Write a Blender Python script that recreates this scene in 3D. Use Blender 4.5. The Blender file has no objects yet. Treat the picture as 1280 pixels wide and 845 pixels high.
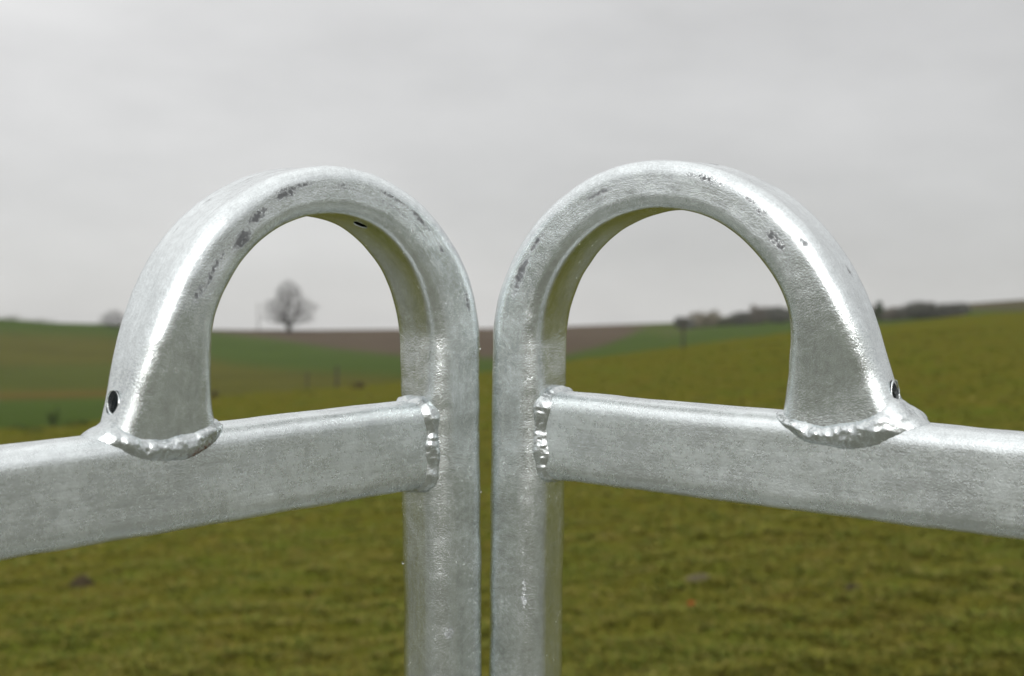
import bpy, bmesh, math, random
import numpy as np
from mathutils import Vector, Matrix, noise, Euler

random.seed(11); rng = np.random.default_rng(5)
S = bpy.context.scene
COL = S.collection
EYE = 1.6                      # height of the lens above the ground under it
F = 1636.0                     # focal length in photo pixels (1280 wide)
PI = math.pi

# ------------------------------------------------------------------ helpers
def link(o, parent=None):
    COL.objects.link(o)
    if parent is not None: o.parent = parent
    return o

def tag(o, label=None, cat=None, group=None, kind=None):
    if label: o['label'] = label
    if cat: o['category'] = cat
    if group: o['group'] = group
    if kind: o['kind'] = kind
    return o

def mesh_obj(name, verts, faces, mat, parent=None, smooth=False):
    me = bpy.data.meshes.new(name)
    me.from_pydata([tuple(map(float, v)) for v in verts], [], [tuple(map(int, f)) for f in faces])
    me.materials.append(mat)
    if smooth: me.polygons.foreach_set('use_smooth', [True]*len(me.polygons))
    me.update()
    return link(bpy.data.objects.new(name, me), parent)

def fast_mesh(name, V, T, mat, parent=None, smooth=False, point_col=None):
    """triangles from numpy arrays"""
    V = np.asarray(V, np.float32); T = np.asarray(T, np.int32)
    n = T.shape[1]
    me = bpy.data.meshes.new(name)
    me.vertices.add(len(V)); me.vertices.foreach_set('co', V.ravel())
    me.loops.add(T.size); me.loops.foreach_set('vertex_index', T.ravel())
    me.polygons.add(len(T)); me.polygons.foreach_set('loop_start', np.arange(0, T.size, n, dtype=np.int32))
    me.polygons.foreach_set('loop_total', np.full(len(T), n, np.int32))
    me.polygons.foreach_set('use_smooth', np.full(len(T), smooth))
    me.update(calc_edges=True)
    me.materials.append(mat)
    if point_col is not None:
        for nm, arr in point_col.items():
            if arr.ndim == 1:
                a = me.attributes.new(nm, 'FLOAT', 'POINT'); a.data.foreach_set('value', arr.astype(np.float32))
            else:
                a = me.attributes.new(nm, 'FLOAT_COLOR', 'POINT')
                a.data.foreach_set('color', np.concatenate([arr, np.ones((len(arr), 1))], 1).astype(np.float32).ravel())
    return link(bpy.data.objects.new(name, me), parent)

def empty(name, loc=(0, 0, 0)):
    o = bpy.data.objects.new(name, None); o.location = loc; o.empty_display_size = .2
    return link(o)

class NT:
    """small node-tree writer"""
    def __init__(s, tree): s.t = tree; tree.nodes.clear()
    def n(s, typ, **kw):
        nd = s.t.nodes.new(typ)
        for k, v in kw.items():
            if k.startswith('i_'):
                key = k[2:]
                key = int(key) if key.isdigit() else key.replace('_', ' ')
                nd.inputs[key].default_value = v
            else: setattr(nd, k, v)
        return nd
    def l(s, a, b): s.t.links.new(a, b)
    def math(s, op, a, b=None, clamp=False):
        nd = s.n('ShaderNodeMath', operation=op); nd.use_clamp = clamp
        for i, v in enumerate((a, b)):
            if v is None: continue
            if isinstance(v, (int, float)): nd.inputs[i].default_value = v
            else: s.l(v, nd.inputs[i])
        return nd.outputs[0]
    def noise(s, vec, scale, detail=4, rough=.55, w=None):
        nd = s.n('ShaderNodeTexNoise'); nd.inputs['Scale'].default_value = scale
        nd.inputs['Detail'].default_value = detail; nd.inputs['Roughness'].default_value = rough
        if vec is not None: s.l(vec, nd.inputs['Vector'])
        return nd.outputs['Fac']
    def ramp(s, fac, stops):
        nd = s.n('ShaderNodeValToRGB'); e = nd.color_ramp.elements
        while len(e) < len(stops): e.new(.5)
        for el, (p, c) in zip(e, stops):
            el.position = p; el.color = (c, c, c, 1) if isinstance(c, (int, float)) else (*c, 1)
        s.l(fac, nd.inputs[0]); return nd.outputs[0]
    def remap(s, v, a, b, c, d):
        nd = s.n('ShaderNodeMapRange'); nd.clamp = True
        s.l(v, nd.inputs[0])
        for i, x in enumerate((a, b, c, d)): nd.inputs[i+1].default_value = x
        return nd.outputs[0]
    def mix(s, fac, a, b, blend='MIX'):
        nd = s.n('ShaderNodeMix', data_type='RGBA', blend_type=blend)
        for sock, v in ((nd.inputs[0], fac), (nd.inputs[6], a), (nd.inputs[7], b)):
            if isinstance(v, (int, float)): sock.default_value = v
            elif isinstance(v, tuple): sock.default_value = (*v, 1)
            else: s.l(v, sock)
        return nd.outputs[2]

def new_mat(name):
    m = bpy.data.materials.new(name); m.use_nodes = True
    return m, NT(m.node_tree)

def simple(name, col, rough=.9, var=.35, scale=3.0, metallic=0.0):
    m, t = new_mat(name)
    out = t.n('ShaderNodeOutputMaterial'); b = t.n('ShaderNodeBsdfPrincipled')
    tc = t.n('ShaderNodeTexCoord')
    f = t.noise(tc.outputs['Object'], scale, 4, .6)
    lo = tuple(c*(1-var) for c in col); hi = tuple(c*(1+var) for c in col)
    t.l(t.ramp(f, [(.3, lo), (.7, hi)]), b.inputs['Base Color'])
    b.inputs['Roughness'].default_value = rough; b.inputs['Metallic'].default_value = metallic
    b.inputs['Specular IOR Level'].default_value = .2
    t.l(b.outputs[0], out.inputs[0]); return m

# ------------------------------------------------------------------ galvanised steel
def galvanised(name, weld=False, dull=0.0):
    m, t = new_mat(name)
    out = t.n('ShaderNodeOutputMaterial'); b = t.n('ShaderNodeBsdfPrincipled')
    tc = t.n('ShaderNodeTexCoord'); ob = tc.outputs['Object']
    cloud = t.noise(ob, 38, 5, .6)
    mott = t.noise(ob, 230, 6, .7)
    fine = t.noise(ob, 1100, 3, .7)
    if not weld:
        uv = t.n('ShaderNodeUVMap', uv_map='along'); mp = t.n('ShaderNodeMapping'); mp.inputs['Scale'].default_value = (22, 520, 1)
        t.l(uv.outputs[0], mp.inputs[0]); streak = t.noise(mp.outputs[0], 1, 5, .65)
        mp2 = t.n('ShaderNodeMapping'); mp2.inputs['Scale'].default_value = (60, 1500, 1)
        t.l(uv.outputs[0], mp2.inputs[0]); hair = t.noise(mp2.outputs[0], 1, 3, .6)
        # short cross scratches
        mp3 = t.n('ShaderNodeMapping'); mp3.inputs['Scale'].default_value = (300, 45, 1); mp3.inputs['Rotation'].default_value = (0, 0, .5)
        t.l(uv.outputs[0], mp3.inputs[0]); cross = t.noise(mp3.outputs[0], 1, 4, .65)
    val = t.remap(cloud, .3, .72, .69, .84) if not weld else t.remap(cloud, .3, .72, .56, .70)
    col = t.n('ShaderNodeCombineColor')
    v2 = t.math('MULTIPLY', val, t.remap(mott, .25, .75, .86, 1.12))
    v2 = t.math('MULTIPLY', v2, t.remap(fine, .3, .7, .88, 1.10))
    if not weld:
        v2 = t.math('MULTIPLY', v2, t.remap(streak, .28, .72, .88 if dull else .93, 1.09 if dull else 1.06))
        v2 = t.math('MULTIPLY', v2, t.remap(hair, .62, .78, 1.0, 1.18))
    for i, k in enumerate((.945, 1.0, 1.005)):
        t.l(t.math('MULTIPLY', v2, k), col.inputs[i])
    c = col.outputs[0]
    rough = t.remap(mott, .3, .7, .12 if dull else .09, .19 if dull else .22) if not weld else t.remap(mott, .3, .7, .16, .28)
    if not weld:
        rough = t.math('ADD', rough, t.remap(cloud, .35, .65, -.04, .05))
    met = .95
    if dull: rough = t.math('ADD', rough, dull)
    if not weld:               # zinc spangle: small crystals that mirror a little differently
        sp_ = t.n('ShaderNodeTexVoronoi', feature='F1'); sp_.inputs['Scale'].default_value = 560
        t.l(ob, sp_.inputs['Vector']); cellv = t.n('ShaderNodeSeparateColor'); t.l(sp_.outputs['Color'], cellv.inputs[0])
        rough = t.math('ADD', rough, t.remap(cellv.outputs[0], 0, 1, -.02 if dull else -.05, .02 if dull else .05))
        v3 = t.remap(cellv.outputs[1], 0, 1, .93, 1.07)
        c = t.mix(1.0, c, t.ramp(v3, [(0, 0.0), (1, 1.0)]), 'MULTIPLY') if False else t.mix(t.remap(cellv.outputs[1], 0, 1, 0, .08), c, (.86, .90, .92))
    # worn and sooty marks, where the mesh says they are
    at = t.n('ShaderNodeAttribute', attribute_name='wear')
    brk = t.noise(ob, 560, 6, .78)
    w = t.math('MULTIPLY', at.outputs['Fac'], t.remap(brk, .36, .60, .0, 1.35))
    w = t.remap(w, .22, .66, 0.0, 1.0)
    soft = t.remap(t.math('MULTIPLY', at.outputs['Fac'], t.remap(mott, .3, .65, .3, 1.2)), .10, .8, 0, .45)
    c = t.mix(soft, c, (.30, .31, .32))
    c = t.mix(w, c, (.125, .13, .135))
    rough = t.math('ADD', rough, t.math('MULTIPLY', w, .22))
    rs = t.n('ShaderNodeAttribute', attribute_name='rust')
    r = t.remap(t.math('MULTIPLY', rs.outputs['Fac'], t.remap(brk, .36, .62, .0, 1.3)), .30, .75, 0, 1)
    c = t.mix(r, c, (.125, .062, .030))
    t.l(c, b.inputs['Base Color'])
    t.l(t.math('SUBTRACT', met, t.math('MULTIPLY', t.math('MAXIMUM', r, w), .6)), b.inputs['Metallic'])
    t.l(rough, b.inputs['Roughness'])
    # relief: dull crystals, runs, tiny zinc nubs
    h = t.math('ADD', t.math('MULTIPLY', mott, .55), t.math('MULTIPLY', fine, .60))
    if not weld:
        h = t.math('ADD', h, t.math('MULTIPLY', streak, .22))
        h = t.math('ADD', h, t.math('MULTIPLY', t.remap(cross, .66, .74, 0, 1), .12))
        vo = t.n('ShaderNodeTexVoronoi', feature='F1'); vo.inputs['Scale'].default_value = 130
        t.l(ob, vo.inputs['Vector'])
        h = t.math('ADD', h, t.math('MULTIPLY', t.remap(vo.outputs['Distance'], .05, .16, .9, 0), t.remap(vo.outputs['Color'], .93, .94, 0, 1)))
    h = t.math('SUBTRACT', h, t.math('MULTIPLY', w, .35))
    bp = t.n('ShaderNodeBump'); bp.inputs['Strength'].default_value = .40 if not weld else .30
    bp.inputs['Distance'].default_value = .0009
    t.l(h, bp.inputs['Height']); t.l(bp.outputs[0], b.inputs['Normal'])
    t.l(b.outputs[0], out.inputs[0]); return m

M_ZINC = galvanised('galvanised_steel'); M_RAIL = galvanised('dull_galvanised_steel', False, .11); M_WELD = galvanised('zinc_coated_weld', True)

# ------------------------------------------------------------------ the two gate panels
RAIL_H, RAIL_D, RAIL_R = .0492, .0280, .0090
POST_D, POST_R = .0402, .0125
KN = np.array([0, .2, .4, .6, .8, .93, 1.0])
# hoop: straight, two arcs, run-out; then the width of the tube along it
PANEL = {
 -1: dict(v1=.05524, R1=.08543, P1=1.83417, R2=.09021, P2=2.96497, c3=3.39312, Le=.05938,
          A=[.03861, .0361, .0271, .02494, .0299, .04839, .06917],
          pose=[.755, -.07433, -.00526, -.04091, .75276, -.05885]),
 1: dict(v1=.05059, R1=.09007, P1=1.84384, R2=.09372, P2=3.00806, c3=-.04806, Le=.04883,
         A=[.03639, .03241, .02754, .02584, .03047, .05301, .0715],
         pose=[.58386, -.07722, .01213, .0096, .75785, -.0541]),
}
BASE = 1.56                    # rail axis above the foot of the post

def ring(a, b, r, n=8, m=12):
    """rounded rectangle with points along its flats too; first axis across the tube, second through the panel"""
    r = min(r, a/2-.0012, b/2-.0012); P = []
    cs = [(1, 1), (-1, 1), (-1, -1), (1, -1)]
    for k, (sx, sy) in enumerate(cs):
        for i in range(n+1):
            q = PI/2*(k+i/n); P.append((sx*(a/2-r)+r*math.cos(q), sy*(b/2-r)+r*math.sin(q)))
        nx = cs[(k+1) % 4]; q = PI/2*(k+1)
        e = (nx[0]*(a/2-r)+r*math.cos(q), nx[1]*(b/2-r)+r*math.sin(q)); s = P[-1]
        for i in range(1, m): P.append((s[0]+(e[0]-s[0])*i/m, s[1]+(e[1]-s[1])*i/m))
    return np.array(P)

def hoop_path(p):
    segs = [(p['v1'], 0.), (p['R1']*p['P1'], 1/p['R1']), (p['R2']*(p['P2']-p['P1']), 1/p['R2']), (p['Le'], p['c3'])]
    x = y = s = 0.; th = PI/2; out = [(x, y, th, s)]
    for L, k in segs:
        m = max(6, int(L/.0016))
        for i in range(m):
            ds = L/m; tm = th-k*ds/2
            x += ds*math.cos(tm); y += ds*math.sin(tm); th -= k*ds; s += ds
            out.append((x, y, th, s))
    return np.array(out)

def smooth_interp(q, xs, ys):
    y = np.interp(q, xs, ys)
    for _ in range(60):
        y[1:-1] = (y[:-2]+2*y[1:-1]+y[2:])/4
    return y

def tube_arrays(P, TH, A, Bv, r, sg, inset=0.0, dish=None):
    rows = []
    R_ = np.broadcast_to(np.asarray(r, float), (len(P),))
    for (x, y), th, a, b, rr_, (di, do) in zip(P, TH, A, Bv, R_, dish if dish is not None else np.zeros((len(P), 2))):
        nx, ny = math.sin(th), -math.cos(th)
        pr = ring(a-2*inset, b-2*inset, max(rr_-inset, .002))
        if di or do:           # the bend pulls the two flat sides inwards, leaving a ridge along each edge
            fl = max(b/2-rr_*.45, .004); k = np.clip(1-(pr[:, 1]/fl)**2, 0, 1)
            lean_ = np.clip(np.abs(pr[:, 0])/(a/2), 0, 1)**4
            pr[:, 0] -= np.where(pr[:, 0] > 0, di, -do)*k**1.2*lean_
        rows.append(np.stack([x+nx*pr[:, 0], sg*pr[:, 1], y+ny*pr[:, 0]], 1))
    return np.array(rows)

def sweep_object(name, rows, s_along, mat, parent, inner=None, wear=None, rust=None, close=True):
    """rows [N,M,3]; inner the bore of a hollow tube (ring caps join the two), else flat caps"""
    N, M = rows.shape[:2]
    per = np.concatenate([[0], np.cumsum(np.linalg.norm(np.diff(np.concatenate([rows[0], rows[0][:1]]), axis=0), axis=1))])
    V = rows.reshape(-1, 3); faces = []; uvs = []
    for i in range(N-1):
        for j in range(M):
            k = (j+1) % M
            faces.append((i*M+j, i*M+k, (i+1)*M+k, (i+1)*M+j))
            uvs += [(s_along[i], per[j]), (s_along[i], per[j+1]), (s_along[i+1], per[j+1]), (s_along[i+1], per[j])]
    if inner is not None:
        o = len(V); V = np.concatenate([V, inner.reshape(-1, 3)])
        for i in range(N-1):
            for j in range(M):
                k = (j+1) % M
                faces.append((o+i*M+j, o+(i+1)*M+j, o+(i+1)*M+k, o+i*M+k)); uvs += [(0, 0)]*4
        for e, fl in ((0, 1), (N-1, 0)):
            for j in range(M):
                k = (j+1) % M; q = (e*M+j, e*M+k, o+e*M+k, o+e*M+j)
                faces.append(q[::-1] if fl else q); uvs += [(0, 0)]*4
    elif close:
        faces.append(tuple(range(M))[::-1]); faces.append(tuple((N-1)*M+j for j in range(M))); uvs += [(0, 0)]*(2*M)
    o_ = mesh_obj(name, V, faces, mat, parent, True)
    me = o_.data
    uv = me.uv_layers.new(name='along'); uv.data.foreach_set('uv', np.array(uvs, np.float32).ravel())
    for nm, arr in (('wear', wear), ('rust', rust)):
        a = me.attributes.new(nm, 'FLOAT', 'POINT')
        v = np.zeros(len(V), np.float32)
        if arr is not None: v[:N*M] = arr.ravel()
        a.data.foreach_set('value', v)
    bm = bmesh.new(); bm.from_mesh(me); bmesh.ops.recalc_face_normals(bm, faces=bm.faces); bm.to_mesh(me); bm.free()
    return o_

def bore(o, holes):
    """drill round holes: (centre, direction, radius) in the object's own space"""
    bm = bmesh.new()
    for c, d, r in holes:
        rot = Vector(d).to_track_quat('Z', 'Y').to_matrix().to_4x4()
        bmesh.ops.create_cone(bm, cap_ends=True, segments=28, radius1=r, radius2=r, depth=.016, matrix=Matrix.Translation(c) @ rot)
    me = bpy.data.meshes.new('cut'); bm.to_mesh(me); bm.free()
    cut = bpy.data.objects.new('cut', me); COL.objects.link(cut)
    cut.parent = o.parent; 
    md = o.modifiers.new('holes', 'BOOLEAN'); md.operation = 'DIFFERENCE'; md.solver = 'EXACT'; md.object = cut
    bpy.context.view_layer.update()
    dg = bpy.context.evaluated_depsgraph_get()
    nm = bpy.data.meshes.new_from_object(o.evaluated_get(dg), preserve_all_data_layers=True, depsgraph=dg)
    o.modifiers.clear(); old = o.data; o.data = nm; nm.name = old.name
    bpy.data.objects.remove(cut); bpy.data.meshes.remove(me)
    nm.polygons.foreach_set('use_smooth', [True]*len(nm.polygons))
    nm.set_sharp_from_angle(angle=math.radians(38))

def weld_fillet(name, loop, mat, parent, seed, rust=None, ripple=1.0, lump=.0009):
    """loop: list of (upper point, lower point, outward direction, bulge); lumpy convex bead between the two lines"""
    K = 13; V = []; W = []
    run = 0.0
    for i, (a, b, n, bulge) in enumerate(loop):
        run += (a-loop[i-1][0]).length if i else 0
        wave = .00055*noise.noise(Vector((run*120, seed, 0)))+.00016*noise.noise(Vector((run*430, 3, seed)))
        for k in range(K):
            p = k/(K-1); q = a.lerp(b, p)
            d = bulge*math.sin(PI*p)**.7
            nz = noise.fractal(Vector((q.x*260+seed, q.y*260, q.z*260)), 1.0, 2.0, 3)
            big = noise.noise(Vector((q.x*95+seed*3, q.y*95, q.z*95)))
            e = math.sin(PI*min(1, max(0, p*1.0)))
            d += wave*math.sin(PI*p)*ripple+(lump*nz + .0014*big*ripple)*(.35+.65*e)
            V.append(q+n*d)
            W.append(rust(q, p) if rust else 0.0)
    N = len(loop); F_ = []
    for i in range(N):
        j = (i+1) % N
        for k in range(K-1): F_.append((i*K+k, j*K+k, j*K+k+1, i*K+k+1))
    o = mesh_obj(name, V, F_, mat, parent, True)
    a = o.data.attributes.new('rust', 'FLOAT', 'POINT'); a.data.foreach_set('value', W)
    a = o.data.attributes.new('wear', 'FLOAT', 'POINT'); a.data.foreach_set('value', [0.0]*len(V))
    bm = bmesh.new(); bm.from_mesh(o.data); bmesh.ops.recalc_face_normals(bm, faces=bm.faces); bm.to_mesh(o.data); bm.free()
    return o

def pose_matrix(pose, sg):
    yaw, lean, roll, X, Y, Z = pose
    d = Vector((sg*math.cos(yaw), -math.sin(yaw), 0)); n = Vector((-sg*math.sin(yaw), -math.cos(yaw), 0)); u = Vector((0, 0, 1))
    cl, sl, cr, sr = math.cos(lean), math.sin(lean), math.cos(roll), math.sin(roll)
    R = Matrix(((cr, 0, sr), (0, 1, 0), (-sr, 0, cr))) @ Matrix(((1, 0, 0), (0, cl, sl), (0, -sl, cl)))
    d, n, u = R @ d, R @ n, R @ u
    y = n*(-sg)                # keeps the frame right-handed on both panels
    T = Vector((X, Y, Z+EYE)) - u*BASE
    return Matrix(((d.x, y.x, u.x, T.x), (d.y, y.y, u.y, T.y), (d.z, y.z, u.z, T.z), (0, 0, 0, 1)))

def wear_field(rows, sp, spots, sg, band):
    """spots: (s along the hoop, angle position of the ring index 0..1, half length, half width, strength)"""
    N, M = rows.shape[:2]; w = np.zeros((N, M))
    # metric coordinate round the ring
    seg = np.linalg.norm(rows-np.roll(rows, 1, 1), axis=2); seg[:, 0] = 0; c = np.cumsum(seg, 1); per = c[:, -1:]+.001
    for s0, c0, hl, hw, st in spots:
        hl, hw = hl*1.25, hw*1.3
        dc = (c/per-c0+.5) % 1-.5
        g = np.exp(-((sp[:, None]-s0)/hl)**2-((dc*.158)/hw)**2)*st
        w = np.maximum(w, g)
    if band is not None:
        w = np.maximum(w, band)
    return w

def gate_panel(sg, label, spots, holes, seed, rustfn, drops):
    p = PANEL[sg]
    root = empty('gate_panel'); root.matrix_world = pose_matrix(p['pose'], sg)
    tag(root, label, 'gate panel', 'galvanised gate panels')
    fs = -sg                   # sign of local y that faces the camera
    # --- bent upright: foot, post, hoop and flattened end
    h = hoop_path(p)
    A = smooth_interp(h[:, 3]/h[-1, 3], KN, p['A'])
    B = np.where(A > p['A'][0], np.maximum(POST_D+p['A'][0]-A, .026), POST_D+.5*(p['A'][0]-A))
    for _ in range(160): B[1:-1] = (B[:-2]+2*B[1:-1]+B[2:])/4
    low = np.concatenate([np.linspace(-BASE-.04, -.40, 12), np.linspace(-.39, -.002, 120)])
    P = np.concatenate([np.stack([low*0, low], 1), h[:, :2]]); P[:, 1] += BASE
    TH = np.concatenate([np.full(len(low), PI/2), h[:, 2]])
    A = np.concatenate([np.full(len(low), p['A'][0]), A]); B = np.concatenate([np.full(len(low), POST_D), B])
    sp = np.concatenate([low, h[:, 3]])
    S1 = h[-1, 3]
    wb = np.exp(-((sp/S1-.46)/.27)**4)                        # how far the bend has flattened the tube
    RD = np.interp(sp/S1, [0, .25, .5, .8, 1], [POST_R, .0090, .0078, .0095, .0112])
    B = B-.0036*wb
    dish = np.stack([.0026*wb, .0010*wb], 1)
    rows = tube_arrays(P, TH, A, B, RD, fs, 0, dish); inner = tube_arrays(P, TH, A, B, RD, fs, .0026, dish)
    # slight dents and wavering of the drawn and bent tube
    for i in range(rows.shape[0]):
        if sp[i] < -.4: continue
        for j in range(rows.shape[1]):
            q = Vector(rows[i, j]); d = noise.noise(q*38+Vector((seed, 0, 0)))*.00055+noise.noise(q*110+Vector((0, seed, 0)))*.00022
            c = Vector((P[i, 0], 0, P[i, 1])); rows[i, j] += np.array((q-c).normalized()*d)
    # rubbing along the two outer edges of the bend
    M = rows.shape[1]; c = np.arange(M)/M
    nz = np.array([[noise.fractal(Vector((s*34+seed, k*26, 0)), 1, 2, 4) for k in c] for s in sp])
    arc = np.exp(-((sp-.17)/.085)**2)
    cc = spots['edge']
    dc = np.abs((c-cc+.5) % 1-.5)*.158
    band = arc[:, None]*np.exp(-(dc/.006)**2)[None, :]*np.clip(nz*1.0+.10, 0, .60)
    sc = np.array([[noise.fractal(Vector((s*16+seed*2, k*95, 5)), 1, 2, 3) for k in c] for s in sp])
    out_ = np.clip(1-np.abs(c-.43)/.14, 0, 1)
    band = np.maximum(band, arc[:, None]*out_[None, :]*np.clip(sc*1.5-.28, 0, .5))
    wf = wear_field(rows, sp, spots['marks'], fs, band)
    post = sweep_object('bent_upright', rows, sp, M_ZINC, root, inner, wf)
    hs = []
    for s0, side, r in holes:
        i = int(np.argmin(np.abs(sp-s0))); nx, ny = math.sin(TH[i]), -math.cos(TH[i])
        k = A[i]/2-(dish[i, 0] if side > 0 else dish[i, 1]); hs.append(((P[i, 0]+side*nx*k, 0, P[i, 1]+side*ny*k), (side*nx, 0, side*ny), r))
    bore(post, hs)
    for (c_, d_, r_) in hs:    # raised zinc lip left round each drilled hole
        q_ = Vector(d_).to_track_quat('Z', 'Y'); V_, F_ = [], []; n_, k_ = 40, 10
        for i in range(n_):
            a_ = 2*PI*i/n_; tr = .00040*max(.15, 1+1.5*noise.noise(Vector((math.cos(a_)*1.4+seed, math.sin(a_)*1.4, r_*900))))
            for j in range(k_):
                b_ = 2*PI*j/k_; V_.append(Vector(c_)+q_ @ Vector(((r_+tr*math.cos(b_))*math.cos(a_), (r_+tr*math.cos(b_))*math.sin(a_), -.0003*math.copysign(1, 1)+tr*math.sin(b_))))
        for i in range(n_):
            for j in range(k_): F_.append((i*k_+j, ((i+1) % n_)*k_+j, ((i+1) % n_)*k_+(j+1) % k_, i*k_+(j+1) % k_))
        mesh_obj('hole_rim', V_, F_, M_ZINC, root, True)
    # --- rails
    def rail(v, u0, u1):
        us = np.concatenate([np.linspace(u0, u0+.6, 150), np.linspace(u0+.62, u1, 20)])
        pr = ring(RAIL_H, RAIL_D, RAIL_R)
        R = np.zeros((len(us), len(pr), 3)); R[..., 0] = us[:, None]; R[..., 1] = fs*pr[None, :, 1]; R[..., 2] = v+pr[None, :, 0]
        if v == BASE:
            for i in range(150):
                for j in range(len(pr)):
                    q = Vector(R[i, j]); d = noise.noise(q*30+Vector((seed, 9, 0)))*.0005+noise.noise(q*95)*.0002
                    R[i, j, 2] += d*np.sign(pr[j, 0]); R[i, j, 1] += d*np.sign(pr[j, 1])*fs
        return sweep_object('rail', R, us, M_RAIL, root)
    rail(BASE, p['A'][0]/2-.005, 2.2)
    for v in (BASE-.45, BASE-.9): rail(v, p['A'][0]/2-.005, 2.2)
    # far upright, behind the photographer
    pr = ring(p['A'][0], POST_D, POST_R, 6, 2); zs = np.linspace(-.04, BASE+.03, 4)
    R = np.zeros((4, len(pr), 3)); R[..., 0] = 2.2+.01+pr[None, :, 0]; R[..., 1] = pr[None, :, 1]; R[..., 2] = zs[:, None]
    sweep_object('end_upright', R, zs, M_ZINC, root)
    # --- bead where the rail meets the upright
    pr = ring(RAIL_H, RAIL_D, RAIL_R, 26, 60); loop = []; hp = p['A'][0]/2
    for (vv, ww) in pr:
        fl = POST_D/2-POST_R; aw = max(0, abs(ww)-fl); up = hp-POST_R+math.sqrt(max(POST_R**2-min(aw, POST_R)**2, 0))
        nn = Vector((0, ww, vv)).normalized(); l2 = math.hypot(vv*.35, ww); nn = Vector((.25, fs*ww/l2*1, vv*.35/l2)).normalized()
        thick = .0040+.0018*noise.noise(Vector((vv*90+seed, ww*90, 3)))
        out2 = Vector((0, fs*ww/l2, vv*.35/l2)).normalized()
        a = Vector((up-.0012, fs*ww, vv+BASE))+out2*thick*.62+Vector((-.0002-aw*.25, 0, 0))
        b = Vector((up+thick*1.4, fs*ww, vv+BASE))-out2*.0004
        loop.append((a, b, nn, .0013))
    weld_fillet('weld_bead', loop, M_WELD, root, seed, ripple=1.5, lump=.0006)
    # --- bead round the flattened foot of the hoop on top of the rail
    E = h[-1]; ae, be = A[-1], B[-1]; tx, ty = math.cos(E[2]), math.sin(E[2]); nx, ny = math.sin(E[2]), -math.cos(E[2])
    zt = RAIL_H/2-RAIL_R
    loop = []; lp = ring(ae, be, POST_R, 26, 80)
    for (la, lw) in lp:
        gx = la/(ae/2); gw = lw/(be/2)
        nrm = Vector((math.copysign(abs(gx)**2.2, gx), math.copysign(abs(gw)**2.2, gw), 0)); nrm.normalize()
        oute = -nrm.x          # outward end of the foot is the -a side
        xr = la/(ae/2)
        hgt = .0226+.0062*xr*xr+.0016*noise.noise(Vector((la*70+seed, lw*70, 1)))+.0038*max(0, oute)**2
        t_up = hgt-E[1]        # how far up the leg from its end
        la_ = la*float(np.interp(h[-1, 3]-t_up, sp, A))/ae
        px, pz = E[0]-tx*t_up, E[1]-ty*t_up
        upx, upz = px+nx*la_*.985, pz+ny*la_*.985
        a = Vector((upx, fs*lw*1.0, BASE+upz+ (0)))
        off = .0052+.0075*max(0, oute)**1.5+.0006*max(0, -oute)+.0012*noise.noise(Vector((la*60, lw*60+seed, 4)))
        fw = math.copysign(RAIL_D/2*.995*abs(nrm.y)**.5, nrm.y)
        aw = max(0, abs(fw)-(RAIL_D/2-RAIL_R)); fv = zt+math.sqrt(max(RAIL_R**2-aw**2, 0))
        fv -= (.0052+.0014*noise.noise(Vector((la*80+seed, 2, 1))))*abs(nrm.y)*(1-.8*xr*xr)
        bx = E[0]+(la_+nrm.x*off)*nx
        b = Vector((bx, fs*fw, BASE+fv-.0005))
        bd = Vector((nrm.x*-1*-1*.7, fs*nrm.y, .45)).normalized()
        bd = Vector((nx*nrm.x*.8, fs*nrm.y, .22)).normalized()
        loop.append((a, b, bd, .0006+.0026*abs(nrm.y)))
    weld_fillet('weld_bead', loop, M_WELD, root, seed+7, rust=rustfn, ripple=1.3, lump=.0010)
    return root, rows, sp

# (distance along the hoop, place round the tube, half length, half width, depth) of each scuff
L_MARKS = dict(edge=.175, marks=[(.254, .122, .005, .0030, 1.4), (.2395, .148, .006, .0026, 1.0), (.220, .169, .006, .0030, 1.0), (.2103, .178, .006, .0016, .75),
    (.2767, .147, .012, .0018, .7), (.2897, .165, .004, .002, .85), (.1861, .162, .004, .0012, .65), (.1554, .183, .010, .0012, .7), (.1328, .187, .008, .0014, .75),
    (.1118, .19, .004, .0014, .6), (.0779, .224, .006, .0012, .8), (-.1063, .109, .003, .003, .7), (.2621, .475, .006, .0010, .7), (.2216, .455, .010, .0012, .65), (.243, .46, .004, .0014, .7)])
R_MARKS = dict(edge=.175, marks=[(.0909, .189, .0085, .0023, 1.3), (.1119, .193, .006, .0013, 1.0), (.2183, .198, .008, .002, .95), (.207, .49, .003, .0015, 1.1),
    (.2648, .158, .003, .0026, 1.35), (.2696, .158, .0024, .0022, 1.2), (.276, .238, .002, .0016, 1.0), (.252, .194, .003, .002, .8), (.2439, .205, .004, .0013, .7),
    (-.0868, .111, .005, .0016, .5), (-.0933, .112, .004, .002, .6), (.1586, .166, .008, .0012, .85), (.2937, .435, .003, .0012, .9)])
left, *_l = gate_panel(-1, 'galvanised gate panel on the left, with rust spots in the weld under its hoop', L_MARKS,
           [(.1536, 1, .0042), (.3436, -1, .0058)], 3.0, (lambda q, p: max(1.05*math.exp(-((q.x-.163)/.009)**2)*max(0, min(1, (p-.60)*4))*(1 if q.y > 0 else 0), 1.3*math.exp(-((q.x-.1445)/.0022)**2-((p-.5)/.25)**2)*(1 if q.y > .002 else 0))), None)
right, *_r = gate_panel(1, 'galvanised gate panel on the right, with a clean thick weld under its hoop', R_MARKS,
           [(.3505, -1, .0058)], 21.0, None, None)

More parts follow.
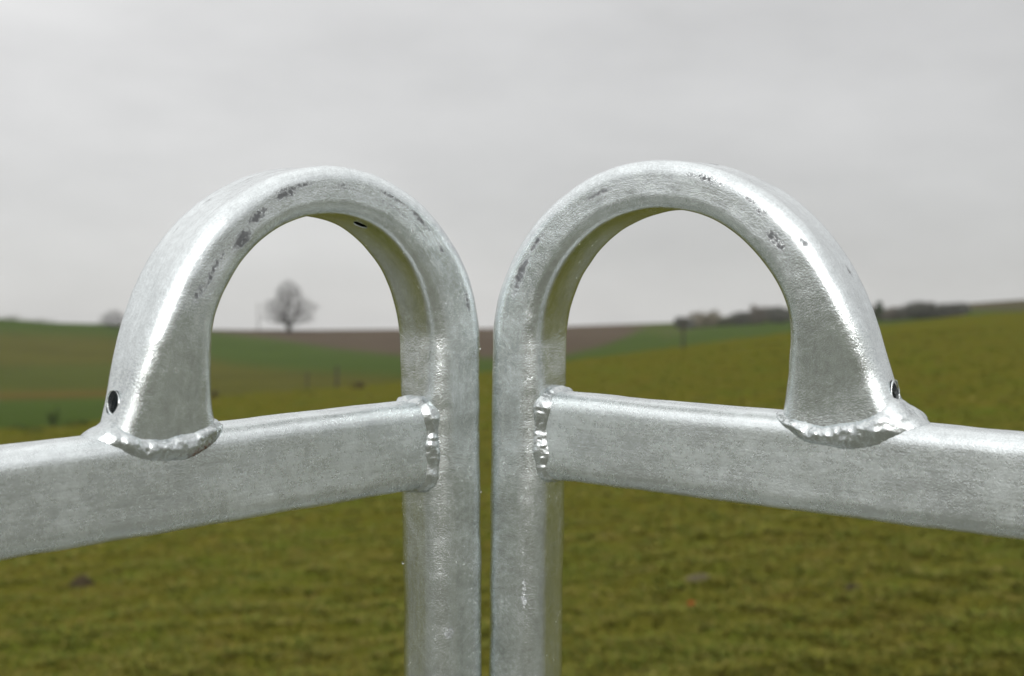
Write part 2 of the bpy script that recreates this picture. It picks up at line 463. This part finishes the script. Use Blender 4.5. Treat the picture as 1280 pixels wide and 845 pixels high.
# ------------------------------------------------------------------ terrain
XT = [-900, -300, 0, 70, 130, 265, 300, 400, 500, 608, 706, 850, 990, 1100, 1200, 1280, 1500, 2200]
Y_SKY = [400, 396, 398, 403.5, 405, 412, 412.5, 412.5, 411.5, 410.5, 408, 403, 397, 388, 380, 374.5, 362, 372]
Y_CREST = [590, 560, 536, 532, 524, 497, 492, 485, 477, 465, 451.5, 432.5, 414.5, 406.5, 394.5, 389, 378, 384]
R_CREST = [20, 28, 34, 36, 38, 44, 46, 52, 56, 60, 62, 66, 72, 78, 84, 88, 90, 80]
AZ = [math.atan((x-640)/F) for x in XT]
def table(az, ys): return np.interp(az, AZ, ys)
def terrain(az, r):
    """height of the land at azimuth az (radians from straight ahead) and distance r; arrays"""
    az = np.asarray(az, float); r = np.asarray(r, float)
    k = np.cos(az)
    front = np.clip(1.6-np.abs(az)/.9, 0, 1)
    es = (422.5-table(az, Y_SKY))/F*k*front; ec = ((422.5-table(az, Y_CREST))/F*k)*front-.02*(1-front); rc = table(az, R_CREST)
    rs = 380.0; rv = rc*2.3
    zc = EYE+ec*rc
    near = zc*r/rc
    e1 = ec+(-.006)*((r-rc)/(rv-rc))-.035*np.sin(np.clip((r-rc)/(rv-rc), 0, 1)*PI)
    ev = ec-.006
    e2 = ev+(es-ev)*np.clip((r-rv)/(rs-rv), 0, 1)
    z1, z2 = EYE+r*e1, EYE+r*e2
    z3 = EYE+rs*es+(r-rs)*(es-.03)
    z = np.where(r <= rc, near, np.where(r < rv, z1, np.where(r < rs, z2, z3)))
    return z
def bumps(x, y, r):
    b = np.zeros_like(x)
    rs_ = np.random.default_rng(3)
    for lam, amp in ((3.1, .02), (1.3, .016), (.62, .012), (.31, .008)):
        for _ in range(5):
            t = rs_.uniform(0, 2*PI); ph = rs_.uniform(0, 6.28); q = 2*PI/lam*rs_.uniform(.8, 1.25)
            b += amp*.32*np.sin(q*(x*math.cos(t)+y*math.sin(t))+ph)
    return b*np.clip(r/3, 0, 1)*np.clip((150-r)/100, 0, 1)
def ground_z(x, y):
    r = np.hypot(x, y); az = np.arctan2(x, y)
    return terrain(az, r)+bumps(np.asarray(x, float), np.asarray(y, float), r)
def px_az(px): return math.atan((px-640)/F)
def at(px, r):
    a = px_az(px); x, y = r*math.sin(a), r*math.cos(a)
    return Vector((x, y, float(ground_z(np.array([x]), np.array([y]))[0])))

front = np.radians(np.arange(-27, 27.01, .12)); side = np.radians(np.concatenate([np.arange(-180, -27, 3.0), np.arange(30, 180, 3.0)]))
TH_ = np.sort(np.concatenate([front, side])); RR = np.concatenate([[.02], np.geomspace(.4, 4.5, 14), np.geomspace(4.6, 90, 190), np.linspace(92, 380, 130), np.linspace(386, 700, 20)])
TT, RG = np.meshgrid(TH_, RR, indexing='ij')
X, Y = RG*np.sin(TT), RG*np.cos(TT); Z = terrain(TT, RG)+bumps(X, Y, RG)
# field colours: which crop covers the far slopes (albedo)
def lin(c): c = np.array(c)/255.; return np.where(c < .04045, c/12.92, ((c+.055)/1.055)**2.4)
GREEN, OLIVE, PLOUGH, RED, LIGHT = (np.array(c) for c in ((.050, .076, .016), (.076, .074, .017), (.084, .064, .046), (.110, .066, .022), (.075, .085, .028)))
rc_ = table(TT, R_CREST)
px = 640+F*np.tan(np.clip(TT, -1.2, 1.2)); py = 422.5-F*(Z-EYE)/(RG*np.cos(np.clip(TT, -1.2, 1.2)))
yb = np.interp(px, [200, 263, 344, 422, 500, 608, 706, 758, 797, 815, 850], [402, 415.5, 424, 436, 444, 447, 444, 431, 415, 406, 396])
yo = np.interp(px, [-200, 0, 130, 265, 292, 370, 500, 608, 700], [414, 416, 420, 449, 455, 463, 471, 478, 490])
C = np.tile(GREEN, (*TT.shape, 1))
sm = lambda a, w: np.clip(a/w+.5, 0, 1)[..., None]
C = C+(OLIVE-C)*sm(py-yo, 14)*sm(608-px, 30)
dl = sm(py-458+.02*px, 8)*sm(486-py, 6)*sm(200-px, 60); C = C+((GREEN+OLIVE)/2-C)*dl
redl = np.clip(1-np.abs(py-(495.5-.025*px))/5.5, 0, 1)[..., None]*sm(200-px, 40); C = C+(RED-C)*redl*.6
C = C+(GREEN-C)*sm(py-(501-.025*px), 4)*sm(200-px, 60)
brown = sm(yb-py, 8)*sm(px-215, 20)*sm(835-px, 12); C = C+(PLOUGH-C)*brown
C = C+(LIGHT-C)*sm(18-(np.abs(py-406)+np.abs(px-835)*.35), 10)*.6
far_r = sm(px-1195, 20)*sm(388-py, 4); C = C+(np.array((.075, .066, .038))-C)*far_r
bounce_zone = np.clip((2.9-Y-.25*np.sin(X*3.1)-.15*np.sin(X*7.7))/1.6, 0, 1)*np.clip((42-RG)/6, 0, 1)  # unseen grey ground added near and behind the camera to neutralise steel reflections
zone = np.clip((RG-rc_*1.0)/(rc_*.12), 0, 1)                      # 0 on the near pasture, 1 on the far crops
nT, nR = TT.shape
V = np.stack([X, Y, Z], -1).reshape(-1, 3)
ii, jj = np.meshgrid(np.arange(nT), np.arange(nR-1), indexing='ij'); i2 = (ii+1) % nT
Q = np.stack([ii*nR+jj, i2*nR+jj, i2*nR+jj+1, ii*nR+jj+1], -1).reshape(-1, 4)[:, ::-1]

m, t = new_mat('pasture_and_fields')
out = t.n('ShaderNodeOutputMaterial'); b = t.n('ShaderNodeBsdfPrincipled'); tc = t.n('ShaderNodeTexCoord'); ob = tc.outputs['Object']
n1 = t.noise(ob, .9, 5, .6); n2 = t.noise(ob, 4.2, 5, .65); n3 = t.noise(ob, 11, 5, .7); n4 = t.noise(ob, .09, 3, .5)
base = t.ramp(n2, [(.28, (.078, .084, .011)), (.45, (.096, .094, .014)), (.58, (.113, .102, .018)), (.74, (.126, .103, .034))])
base = t.mix(t.remap(n1, .50, .66, 0, .75), base, (.080, .110, .015))
base = t.mix(t.remap(n1, .26, .40, .6, 0), base, (.128, .103, .024))
base = t.mix(t.remap(n4, .45, .65, 0, .4), base, (.098, .092, .019))
base = t.mix(t.remap(n3, .30, .44, .22, 0), base, (.082, .082, .012))
base = t.mix(t.remap(n3, .60, .74, 0, .5), base, (.175, .165, .040))
zn = t.n('ShaderNodeAttribute', attribute_name='zone'); cr = t.n('ShaderNodeAttribute', attribute_name='crop')
mp = t.n('ShaderNodeMapping'); mp.inputs['Scale'].default_value = (.02, .09, .05); mp.inputs['Rotation'].default_value = (0, 0, .3); t.l(ob, mp.inputs[0])
fv = t.math('ADD', t.math('MULTIPLY', t.noise(mp.outputs[0], 1, 6, .65), .6), t.math('MULTIPLY', t.noise(ob, .12, 6, .7), .4))
crop = t.mix(1.0, cr.outputs['Color'], t.ramp(fv, [(.32, .74), (.68, 1.26)]), 'MULTIPLY')
bounce_at = t.n('ShaderNodeAttribute', attribute_name='bounce_zone'); gv = t.noise(ob, 38, 4, .7)
bounce_grey = t.ramp(gv, [(.3, (.10, .106, .078)), (.7, (.225, .226, .19))])  # added out-of-view grey, tuned for what the steel mirrors
surf = t.mix(zn.outputs['Fac'], base, crop)
t.l(t.mix(bounce_at.outputs['Fac'], surf, bounce_grey), b.inputs['Base Color'])
b.inputs['Roughness'].default_value = 1; b.inputs['Specular IOR Level'].default_value = 0
bp = t.n('ShaderNodeBump'); bp.inputs['Strength'].default_value = .7; bp.inputs['Distance'].default_value = .05; t.l(n3, bp.inputs['Height']); t.l(bp.outputs[0], b.inputs['Normal'])
t.l(b.outputs[0], out.inputs[0])
ground = fast_mesh('ground', V, Q, m, smooth=True, point_col={'zone': zone.reshape(-1), 'bounce_zone': bounce_zone.reshape(-1), 'crop': C.reshape(-1, 3)})
tag(ground, 'rolling pasture and ploughed fields', None, kind='structure')

# ------------------------------------------------------------------ grass
def grass():
    n = 52000
    az = rng.uniform(-.43, .43, n)
    e = rng.uniform(.022, .30, n)**1.0
    r = np.clip(1.6/e, 4.6, 55); keep = (r < table(az, R_CREST)*1.02) & (r > 4.61); az, r = az[keep], r[keep]; n = len(r)
    x, y = r*np.sin(az), r*np.cos(az)
    z = ground_z(x, y)-.008
    # clumpiness
    cl = np.array([noise.fractal(Vector((a*4.2, c*3.2, 0)), 1, 2, 3) for a, c in zip(x, y)])
    hh = (.013+.014*np.clip(cl+.45, 0, 1.4))*rng.uniform(.6, 1.35, n)*(1+r*.008)
    pal = np.array([(.092, .084, .016), (.062, .078, .015), (.115, .097, .024), (.135, .110, .040), (.056, .056, .012), (.080, .084, .016), (.105, .075, .024)])
    pr = np.array([.30, .20, .17, .08, .11, .10, .04])
    tint = pal[rng.choice(len(pal), n, p=pr)]
    g = np.clip(cl*1.1+.5, 0, 1)[:, None]; tint = tint*np.array((1.24, 1.27, 1.0))*(1-.14*g)+np.array((.078, .100, .014))*g*.30
    tint = tint*rng.uniform(.82, 1.2, (n, 1))
    K = 6
    ang = rng.uniform(0, 2*PI, (n, K)); lean = rng.uniform(.6, 2.2, (n, K)); rad = rng.uniform(0, .035, (n, K))*(1+r[:, None]*.05)
    bx = x[:, None]+np.cos(ang)*rad; by = y[:, None]+np.sin(ang)*rad
    h = hh[:, None]*rng.uniform(.6, 1.2, (n, K)); w = (.0035+.0009*r[:, None])*rng.uniform(.7, 1.3, (n, K))
    pa = ang+PI/2+rng.uniform(-.6, .6, (n, K))
    zb = np.repeat(z[:, None], K, 1)
    p1 = np.stack([bx-np.cos(pa)*w, by-np.sin(pa)*w, zb], -1); p2 = np.stack([bx+np.cos(pa)*w, by+np.sin(pa)*w, zb], -1)
    p3 = np.stack([bx+np.cos(ang)*lean*h, by+np.sin(ang)*lean*h, zb+h], -1)
    V = np.stack([p1, p2, p3], 2).reshape(-1, 3); T = np.arange(len(V)).reshape(-1, 3)
    col = np.repeat(tint, K*3, 0)
    m, t = new_mat('grass_blade'); out = t.n('ShaderNodeOutputMaterial'); b = t.n('ShaderNodeBsdfPrincipled')
    a = t.n('ShaderNodeAttribute', attribute_name='tint'); t.l(a.outputs['Color'], b.inputs['Base Color'])
    b.inputs['Roughness'].default_value = .8; b.inputs['Specular IOR Level'].default_value = .1
    t.l(b.outputs[0], out.inputs[0])
    o = fast_mesh('grass', V, T, m, point_col={'tint': col}); tag(o, 'short tufted olive pasture grass', None, kind='stuff')
grass()

# ------------------------------------------------------------------ plants and far things
def cone_seg(V, T, a, b, ra, rb, n=5):
    d = (b-a); 
    if d.length < 1e-6: return
    q = d.to_track_quat('Z', 'Y'); o = len(V)
    for p, r in ((a, ra), (b, rb)):
        for k in range(n):
            th = 2*PI*k/n; V.append(p+q @ Vector((r*math.cos(th), r*math.sin(th), 0)))
    for k in range(n):
        k2 = (k+1) % n; T.append((o+k, o+k2, o+n+k2)); T.append((o+k, o+n+k2, o+n+k))

def grown_crown(V, T, seed, H, start, prof, n, r0, minr, reach=.35):
    """limbs and twigs that reach every part of a crown: each point joins the nearest wood already grown; prof = [(height, half width)] in parts of H"""
    R_ = np.random.default_rng(seed); hs, ws = zip(*prof)
    P = []
    while len(P) < n:
        z = R_.uniform(hs[0], hs[-1]); th = R_.uniform(0, 2*PI); q = R_.uniform(0, 1)**.45
        w = np.interp(z, hs, ws)*(1+.55*noise.noise(Vector((math.cos(th)*1.3+seed, math.sin(th)*1.3, z*5))))
        if R_.uniform() < np.interp(z, hs, ws)/max(ws)+.12: P.append((q*w*math.cos(th), q*w*math.sin(th), z))
    P = np.array(P)*H; st = np.array(start, float)
    P = P[np.argsort(np.linalg.norm(P-st, axis=1))]
    N = np.zeros((2*n+4, 3)); par = np.full(2*n+4, -1); path = np.zeros(2*n+4); N[0] = st; m = 1
    for p in P:
        d = np.linalg.norm(N[:m]-p, axis=1); k = int(np.argmin(d+reach*path[:m])); L = d[k]
        mid = (N[k]*.45+p*.55)+R_.normal(size=3)*L*.07+np.array((0, 0, .05*L))
        for q, pr_ in ((mid, k), (p, m)):
            N[m] = q; par[m] = pr_; path[m] = path[pr_]+np.linalg.norm(q-N[pr_]); m += 1
    cnt = np.ones(m)
    for i in range(m-1, 0, -1): cnt[par[i]] += cnt[i]
    rad = np.maximum(minr, r0*(cnt/cnt[0])**.46)
    for i in range(1, m):
        k = par[i]; cone_seg(V, T, Vector(N[k]), Vector(N[i]), min(rad[k], rad[i]*1.5), rad[i], 5 if rad[i] > minr*3 else 3)

BARK = simple('winter_bark', (.045, .042, .038), var=.3, scale=2)
M_TWIG = simple('bare_twigs', (.038, .035, .032), var=.25, scale=1)

def bare_tree(px_, r, height, label, seed, prof, n, rad, trunk=.2, minr=.03):
    root = empty('bare_tree', at(px_, r)-Vector((0, 0, .15))); tag(root, label, 'tree')
    H = height; V, T = [], []
    segs = [Vector((0, 0, -.1)), Vector((H*.006, 0, H*.07)), Vector((-H*.004, 0, H*trunk))]
    for a, b_, ra, rb in zip(segs, segs[1:], (rad*1.4, rad), (rad, rad*.85)): cone_seg(V, T, a, b_, ra, rb, 9)
    fast_mesh('trunk', [tuple(v) for v in V], T, BARK, root, True)
    V, T = [], []; grown_crown(V, T, seed, H, (-H*.004, 0, H*trunk*.97), prof, n, rad*.85, minr)
    fast_mesh('crown', [tuple(v) for v in V], T, M_TWIG, root)
    return root

def hedge_tree(name, px_, r, w, h, label, cat, col, seed, lobes=5, group=None, dens=1600, conic=False, sink=0.0, trunk=True):
    R_ = np.random.default_rng(seed); root = empty(name, at(px_, r)-Vector((0, 0, .1+sink)))
    tag(root, label, cat, group)
    V, T = [], []
    R2 = random.Random(seed)
    for k in range(3):
        cone_seg(V, T, Vector((R2.uniform(-.1, .1)*w, R2.uniform(-.1, .1)*w, 0)), Vector((R2.uniform(-.25, .25)*w, R2.uniform(-.2, .2)*w, h*.7)), h*.025, h*.008, 5)
    fast_mesh('trunk' if trunk else 'stem', [tuple(v) for v in V], T, BARK, root)
    P = []
    for k in range(lobes):
        if conic: c = np.array((0, 0, h*(.25+.6*k/max(1, lobes-1)))); s = np.array((w*.5, w*.5, h*.18))*(1-.75*k/lobes)
        else:
            c = np.array(((R_.uniform(-.5, .5))*w*.62, R_.uniform(-.3, .3)*w*.6, h*R_.uniform(.18, .66))); s = np.array((w*R_.uniform(.12, .30), w*.24, h*R_.uniform(.12, .40)))
        q = R_.normal(size=(dens//lobes, 3)); q /= np.linalg.norm(q, axis=1)[:, None]; q *= R_.uniform(.35, 1.08, (len(q), 1))**.6
        P.append(c+q*s)
    P = np.concatenate(P); P = P[(P[:, 2] > .02) & (P[:, 2] < h)]
    n = len(P); sz = min(w, h)*.075
    d1 = R_.normal(size=(n, 3))*sz; d1[:, 2] = np.abs(d1[:, 2])*1.4; d2 = R_.normal(size=(n, 3))*sz*.7
    Vt = np.stack([P-d2*.5, P+d2*.5, P+d1], 1).reshape(-1, 3); Vt[:, 2] = np.maximum(Vt[:, 2], 0)
    fast_mesh('crown' if trunk else 'foliage', Vt, np.arange(len(Vt)).reshape(-1, 3), col, root)
    return root

bare_tree(361, 372, 14.8, 'big bare winter tree standing alone on the skyline, seen through the left hoop', 4,
          [(.15, .10), (.19, .40), (.27, .52), (.38, .50), (.50, .46), (.62, .43), (.74, .35), (.86, .22), (.95, .12), (1.0, .05)], 2000, .82, .18, .044)
bare_tree(143, 372, 4.9, 'small rounded bare tree on the far left skyline beside the hoop', 9,
          [(.04, .55), (.2, .85), (.45, .90), (.7, .72), (.88, .42), (1.0, .12)], 1100, .25, .06, .035)
M_H = {k: simple('hedge_'+k, c, var=.3, scale=.4) for k, c in dict(dark=(.10, .10, .086), brown=(.135, .12, .10), beige=(.18, .16, .115), olive=(.09, .095, .058), grey=(.07, .067, .06), rust=(.06, .045, .022), grn=(.030, .046, .014)).items()}
G = 'trees and bushes along the far field edge'
row = [  # px, distance, width px, height px, colour, label
 (856, 330, 22, 21, 'dark', 'dark bush at the left end of the far hedgerow'),
 (881, 335, 34, 23, 'beige', 'pale beige tree near the left end of the far hedgerow'),
 (908, 335, 24, 15, 'olive', 'lowest olive bush of the far hedgerow, right of the pale beige tree'),
 (927, 335, 28, 21, 'dark', 'dark grey bush in the middle of the far hedgerow'),
 (951, 335, 26, 27, 'brown', 'tallest brownish tree of the hedgerow, seen inside the right hoop'),
 (978, 335, 36, 25, 'dark', 'wide dark bush of the hedgerow touching the right hoop from inside'),
 (1020, 320, 60, 25, 'dark', 'wide dark bush of the hedgerow half hidden by the right hoop'),
 (1068, 310, 50, 27, 'brown', 'brown bush of the hedgerow behind the right hoop'),
 (1099, 285, 13, 29, 'grn', 'narrow pointed dark tree just right of the right hoop'),
 (1117, 285, 40, 22, 'brown', 'brownish bush beside the narrow pointed tree'),
 (1150, 275, 48, 24, 'dark', 'dark rounded tree at the start of the dense hedge block, right side'),
 (1173, 270, 50, 25, 'dark', 'dark even bush in the middle of the dense hedge block, right side'),
 (1194, 262, 34, 23, 'dark', 'dark bush at the right end of the dense hedge block'),
]
for k, (x_, r_, w_, h_, c_, lab) in enumerate(row):
    hedge_tree('hedge_tree', x_, r_, w_*r_/F*1.18, h_*r_/F*.88, lab, 'tree', M_H[c_], 30+k, 13, G, 3000, conic=(c_ == 'grn'))
for k, (x_, w_, h_, lab) in enumerate([(12, 46, 5, 'low dark hedge on the skyline at the left edge of the photo'), (52, 40, 4, 'low thin hedge on the skyline between the left edge and the hoop')]):
    hedge_tree('hedge', x_, 379, w_*380/F, h_*380/F+.5, lab, 'hedge', M_H['olive'], 60+k, 7, None, 500, trunk=False)

M_POST = simple('weathered_wood', (.050, .045, .033), var=.35, scale=6)
def fence_post(px_, r, h, rad, label, name='fence_post', cat='fence post', group=None):
    root = empty(name, at(px_, r)-Vector((0, 0, .1))); tag(root, label, cat, group)
    V, T = [], []
    cone_seg(V, T, Vector((0, 0, 0)), Vector((rad*.2, 0, h)), rad, rad*.92, 10)
    cone_seg(V, T, Vector((rad*.2, 0, h)), Vector((rad*.2, 0, h+rad*.35)), rad*.92, rad*.35, 10)
    cone_seg(V, T, Vector((rad*.2, 0, h+rad*.35)), Vector((rad*.2, 0, h+rad*.4)), rad*.35, .001, 10)
    fast_mesh('post', [tuple(v) for v in V], T, M_POST, root, True)
    V, T = [], []; zc = h*.86
    cone_seg(V, T, Vector((0, 0, zc)), Vector((0, 0, zc+rad*.5)), rad*1.05, rad*1.05, 10)
    fast_mesh('wire_staple', [tuple(v) for v in V], T, M_POST, root, True)
    return root
FG = 'weathered fence posts along the pasture edge'
fence_post(854, 60, 1.45, .06, 'thin wooden fence post on the ridge inside the right hoop', group=FG)
fence_post(421, 52, .95, .055, 'wooden fence post at the pasture edge inside the left hoop', group=FG)
fence_post(384, 51, .75, .035, 'thin fence post left of the stouter one inside the left hoop', group=FG)
# pole far away beside the big tree
root = empty('utility_pole', at(323, 372)-Vector((0, 0, .3))); tag(root, 'slim utility pole on the skyline left of the big bare tree', 'utility pole')
V_, T_ = [], []; cone_seg(V_, T_, Vector((0, 0, 0)), Vector((0, 0, 8.2)), .16, .10, 8); fast_mesh('pole', [tuple(v) for v in V_], T_, M_POST, root, True)
V_, T_ = [], []; cone_seg(V_, T_, Vector((-.8, 0, 7.7)), Vector((.8, 0, 7.7)), .06, .06, 6); fast_mesh('crossarm', [tuple(v) for v in V_], T_, M_POST, root)

hedge_tree('shrub', 67, 36.5, .36, .66, 'narrow dark green shrub at the pasture edge, far left', 'shrub', M_H['grn'], 71, 6, None, 320, trunk=False)
hedge_tree('shrub', 446, 50, .95, .42, 'low rust brown shrub at the pasture edge beside the left upright', 'shrub', M_H['rust'], 72, 5, None, 500, trunk=False)
hedge_tree('shrub', 268, 46, .55, .75, 'dark brown bush just right of the hoop leg of the left panel', 'shrub', M_H['rust'], 73, 5, None, 400, trunk=False)
for k, (x_, r_, w_, h_, c_, lab) in enumerate([(40, 33, 1.3, .28, 'grn', 'low dark tussock right at the far left pasture edge'), (100, 35, 1.2, .30, 'grn', 'dark tussock on the pasture edge left of the hoop foot'), (385, 47, .9, .22, 'rust', 'brownish tussock below the fence posts inside the left hoop')]):
    hedge_tree('tussock', x_, r_, w_, h_, lab, 'tussock', M_H[c_], 80+k, 5, None, 500, trunk=False)

# ------------------------------------------------------------------ small things in the grass
M_SOIL = {k: simple('soil_'+k, c, var=.4, scale=30) for k, c in dict(dark=(.035, .026, .012), grey=(.088, .072, .045)).items()}
def on_pasture(px_, py_):
    a = px_az(px_); lo, hi = 3.0, 60.0
    for _ in range(50):
        md = (lo+hi)/2; z = float(terrain(np.array([a]), np.array([md]))[0]); yy = 422.5-F*(z-EYE)/(md*math.cos(a))
        lo, hi = (md, hi) if yy > py_ else (lo, md)
    x, y = lo*math.sin(a), lo*math.cos(a)
    return Vector((x, y, float(ground_z(np.array([x]), np.array([y]))[0]))), lo
def molehill(px_, py_, wpx, hpx, mat, label, seed):
    p, r = on_pasture(px_, py_); w = wpx*r/F; h = hpx*r/F
    n, k = 22, 8; V = [(0, 0, h)]; Fc = []
    for i in range(1, k+1):
        for j in range(n):
            q = i/k; th = 2*PI*j/n; nz = noise.fractal(Vector((math.cos(th)*2*q+seed, math.sin(th)*2*q, 0)), 1, 2, 4)
            V.append((math.cos(th)*w/2*q*(1+.25*nz), math.sin(th)*w/2*q*(1+.25*nz), max(h*(1-q**1.6)*(1+.5*nz), 0)-(.03 if i == k else 0)))
    for j in range(n): Fc.append((0, 1+j, 1+(j+1) % n))
    for i in range(k-1):
        for j in range(n):
            a, c = 1+i*n+j, 1+i*n+(j+1) % n; Fc.append((a, a+n, c+n, c))
    o = mesh_obj('molehill', V, Fc, mat, None, True); o.location = p; tag(o, label, 'molehill', 'molehills in the pasture')
molehill(102, 729, 34, 10, M_SOIL['dark'], 'dark molehill in the grass under the left rail', 3)
molehill(878, 727, 44, 6, M_SOIL['grey'], 'pale greyish molehill in the grass below the right rail', 9)
molehill(1067, 738, 22, 5, M_SOIL['dark'], 'tiny dark molehill in the grass right of the pale one', 15)
p, r = on_pasture(863, 769); V_ = []; Fc = []
for i in range(7):
    q = i/6; wd = math.sin(PI*min(.98, q+.02))*.012; V_ += [(q*.042-.021, -wd, .004+.014*q*q), (q*.042-.021, 0, .010*q), (q*.042-.021, wd, .006+.012*q*q)]
for i in range(6):
    for k in range(2): a = i*3+k; Fc.append((a, a+1, a+4, a+3))
o = mesh_obj('fallen_leaf', V_, Fc, simple('red_leaf', (.22, .030, .010), var=.2), None, True); o.location = p+Vector((0, 0, .045)); o.rotation_euler = (.9, .1, .4)
sd = o.modifiers.new('thickness', 'SOLIDIFY'); sd.thickness = .001
tag(o, 'small red fallen leaf caught in the grass below the right rail', 'leaf')

# ------------------------------------------------------------------ raindrops on the steel
mw, t = new_mat('water'); out = t.n('ShaderNodeOutputMaterial'); g_ = t.n('ShaderNodeBsdfGlass'); g_.inputs['IOR'].default_value = 1.33; g_.inputs['Roughness'].default_value = 0
t.l(g_.outputs[0], out.inputs[0])
def drop(root, loc, r, stretch, label):
    bm = bmesh.new(); bmesh.ops.create_uvsphere(bm, u_segments=16, v_segments=12, radius=r)
    for v in bm.verts:
        if v.co.z > 0: v.co.x *= 1-.55*(v.co.z/r)**1.5; v.co.y *= 1-.55*(v.co.z/r)**1.5; v.co.z *= stretch
    me = bpy.data.meshes.new('raindrop'); bm.to_mesh(me); bm.free(); me.materials.append(mw)
    me.polygons.foreach_set('use_smooth', [True]*len(me.polygons))
    o = link(bpy.data.objects.new('raindrop', me)); o.location = root.matrix_world @ Vector(loc); tag(o, label, 'raindrop', 'raindrops clinging to the steel')
bpy.context.view_layer.update()
DROPS = [(left, (-.0171, .0141, BASE+.053), .0013, 2.2, 'long raindrop hanging on the edge of the left upright above the rail'),
         (left, (-.0173, .0142, BASE-.030), .0010, 1.4, 'small raindrop on the edge of the left upright below the rail weld'),
         (left, (.0174, -.0142, BASE-.071), .0008, 1.2, 'tiny raindrop on the inner back edge of the left upright')]
for a_ in DROPS: drop(*a_)

# ------------------------------------------------------------------ damp air
HAZE = .00016
if HAZE:
    xs, z0, z1 = 730, float(V[:, 2].min())-1.0, 32.0
    z1 = max(z1, float(V[:, 2].max())+3)
    vs = [(sx*xs, sy*xs, z) for z in (z0, z1) for sx, sy in ((-1, -1), (1, -1), (1, 1), (-1, 1))]
    fc = [(3, 2, 1, 0), (4, 5, 6, 7), (0, 1, 5, 4), (1, 2, 6, 5), (2, 3, 7, 6), (3, 0, 4, 7)]
    m, t = new_mat('damp_air'); out = t.n('ShaderNodeOutputMaterial'); pv = t.n('ShaderNodeVolumePrincipled')
    pv.inputs['Color'].default_value = (.93, .94, .95, 1); pv.inputs['Density'].default_value = HAZE; t.l(pv.outputs[0], out.inputs['Volume'])
    hz = mesh_obj('haze', vs, fc, m); tag(hz, 'thin grey damp air over the fields', None, kind='stuff')

# ------------------------------------------------------------------ sky, sun, camera
SUN_EL, SUN_AZ = math.radians(22), math.radians(181)           # azimuth clockwise from straight ahead
wd = bpy.data.worlds.new('World'); S.world = wd; wd.use_nodes = True
t = NT(wd.node_tree); out = t.n('ShaderNodeOutputWorld'); bg = t.n('ShaderNodeBackground'); bg.inputs['Strength'].default_value = .1
sky = t.n('ShaderNodeTexSky', sky_type='NISHITA'); sky.sun_disc = False; sky.sun_elevation = SUN_EL; sky.sun_rotation = SUN_AZ
tc = t.n('ShaderNodeTexCoord'); sx = t.n('ShaderNodeSeparateXYZ'); t.l(tc.outputs['Generated'], sx.inputs[0])
grad = t.ramp(sx.outputs[2], [(0.0, .59), (.10, .59), (.25, .68), (.5, .98), (1, 1.22)])
mp = t.n('ShaderNodeMapping'); mp.inputs['Scale'].default_value = (1.6, 1.6, 4.2); mp.inputs['Location'].default_value = (.3, .1, .4); t.l(tc.outputs['Generated'], mp.inputs[0])
cl = t.noise(mp.outputs[0], 1.9, 6, .56)
lr = t.remap(sx.outputs[0], -.40, .40, 1.075, .875)
val = t.math('MULTIPLY', t.math('MULTIPLY', grad, t.remap(cl, .28, .72, .87, 1.11)), lr)
gl = t.n('ShaderNodeVectorMath', operation='DOT_PRODUCT'); t.l(tc.outputs['Generated'], gl.inputs[0]); gl.inputs[1].default_value = (-.02, -.95, .31)
val = t.math('ADD', val, t.remap(gl.outputs['Value'], .55, 1.0, 0, .85))
val = t.math('MULTIPLY', val, 10.75)
cc = t.n('ShaderNodeCombineColor')
for i, k in enumerate((1.0, .995, .99)): t.l(t.math('MULTIPLY', val, k), cc.inputs[i])
t.l(t.mix(.95, sky.outputs[0], cc.outputs[0]), bg.inputs[0]); t.l(bg.outputs[0], out.inputs[0])

sl = bpy.data.lights.new('sun', 'SUN'); sl.energy = 1.4; sl.angle = math.radians(14); sl.color = (1, .985, .965)
so = link(bpy.data.objects.new('sun', sl))
dirv = Vector((math.sin(SUN_AZ)*math.cos(SUN_EL), math.cos(SUN_AZ)*math.cos(SUN_EL), math.sin(SUN_EL)))
so.rotation_euler = dirv.to_track_quat('Z', 'Y').to_euler(); so.location = dirv*20

cd = bpy.data.cameras.new('camera'); co = link(bpy.data.objects.new('camera', cd))
co.location = (0, 0, EYE); co.rotation_euler = (PI/2, 0, 0)
cd.sensor_width = 36; cd.lens = F/1280*36; cd.clip_start = .02; cd.clip_end = 2000
cd.dof.use_dof = True; cd.dof.focus_distance = .69; cd.dof.aperture_fstop = 10
S.camera = co
S.view_settings.view_transform = 'Standard'; S.view_settings.look = 'None'; S.view_settings.exposure = 0; S.view_settings.gamma = 1
try: S.view_settings.use_curve_mapping = False
except Exception: pass
S.cycles.use_denoising = True
S.cycles.max_bounces = 8; S.cycles.volume_bounces = 1
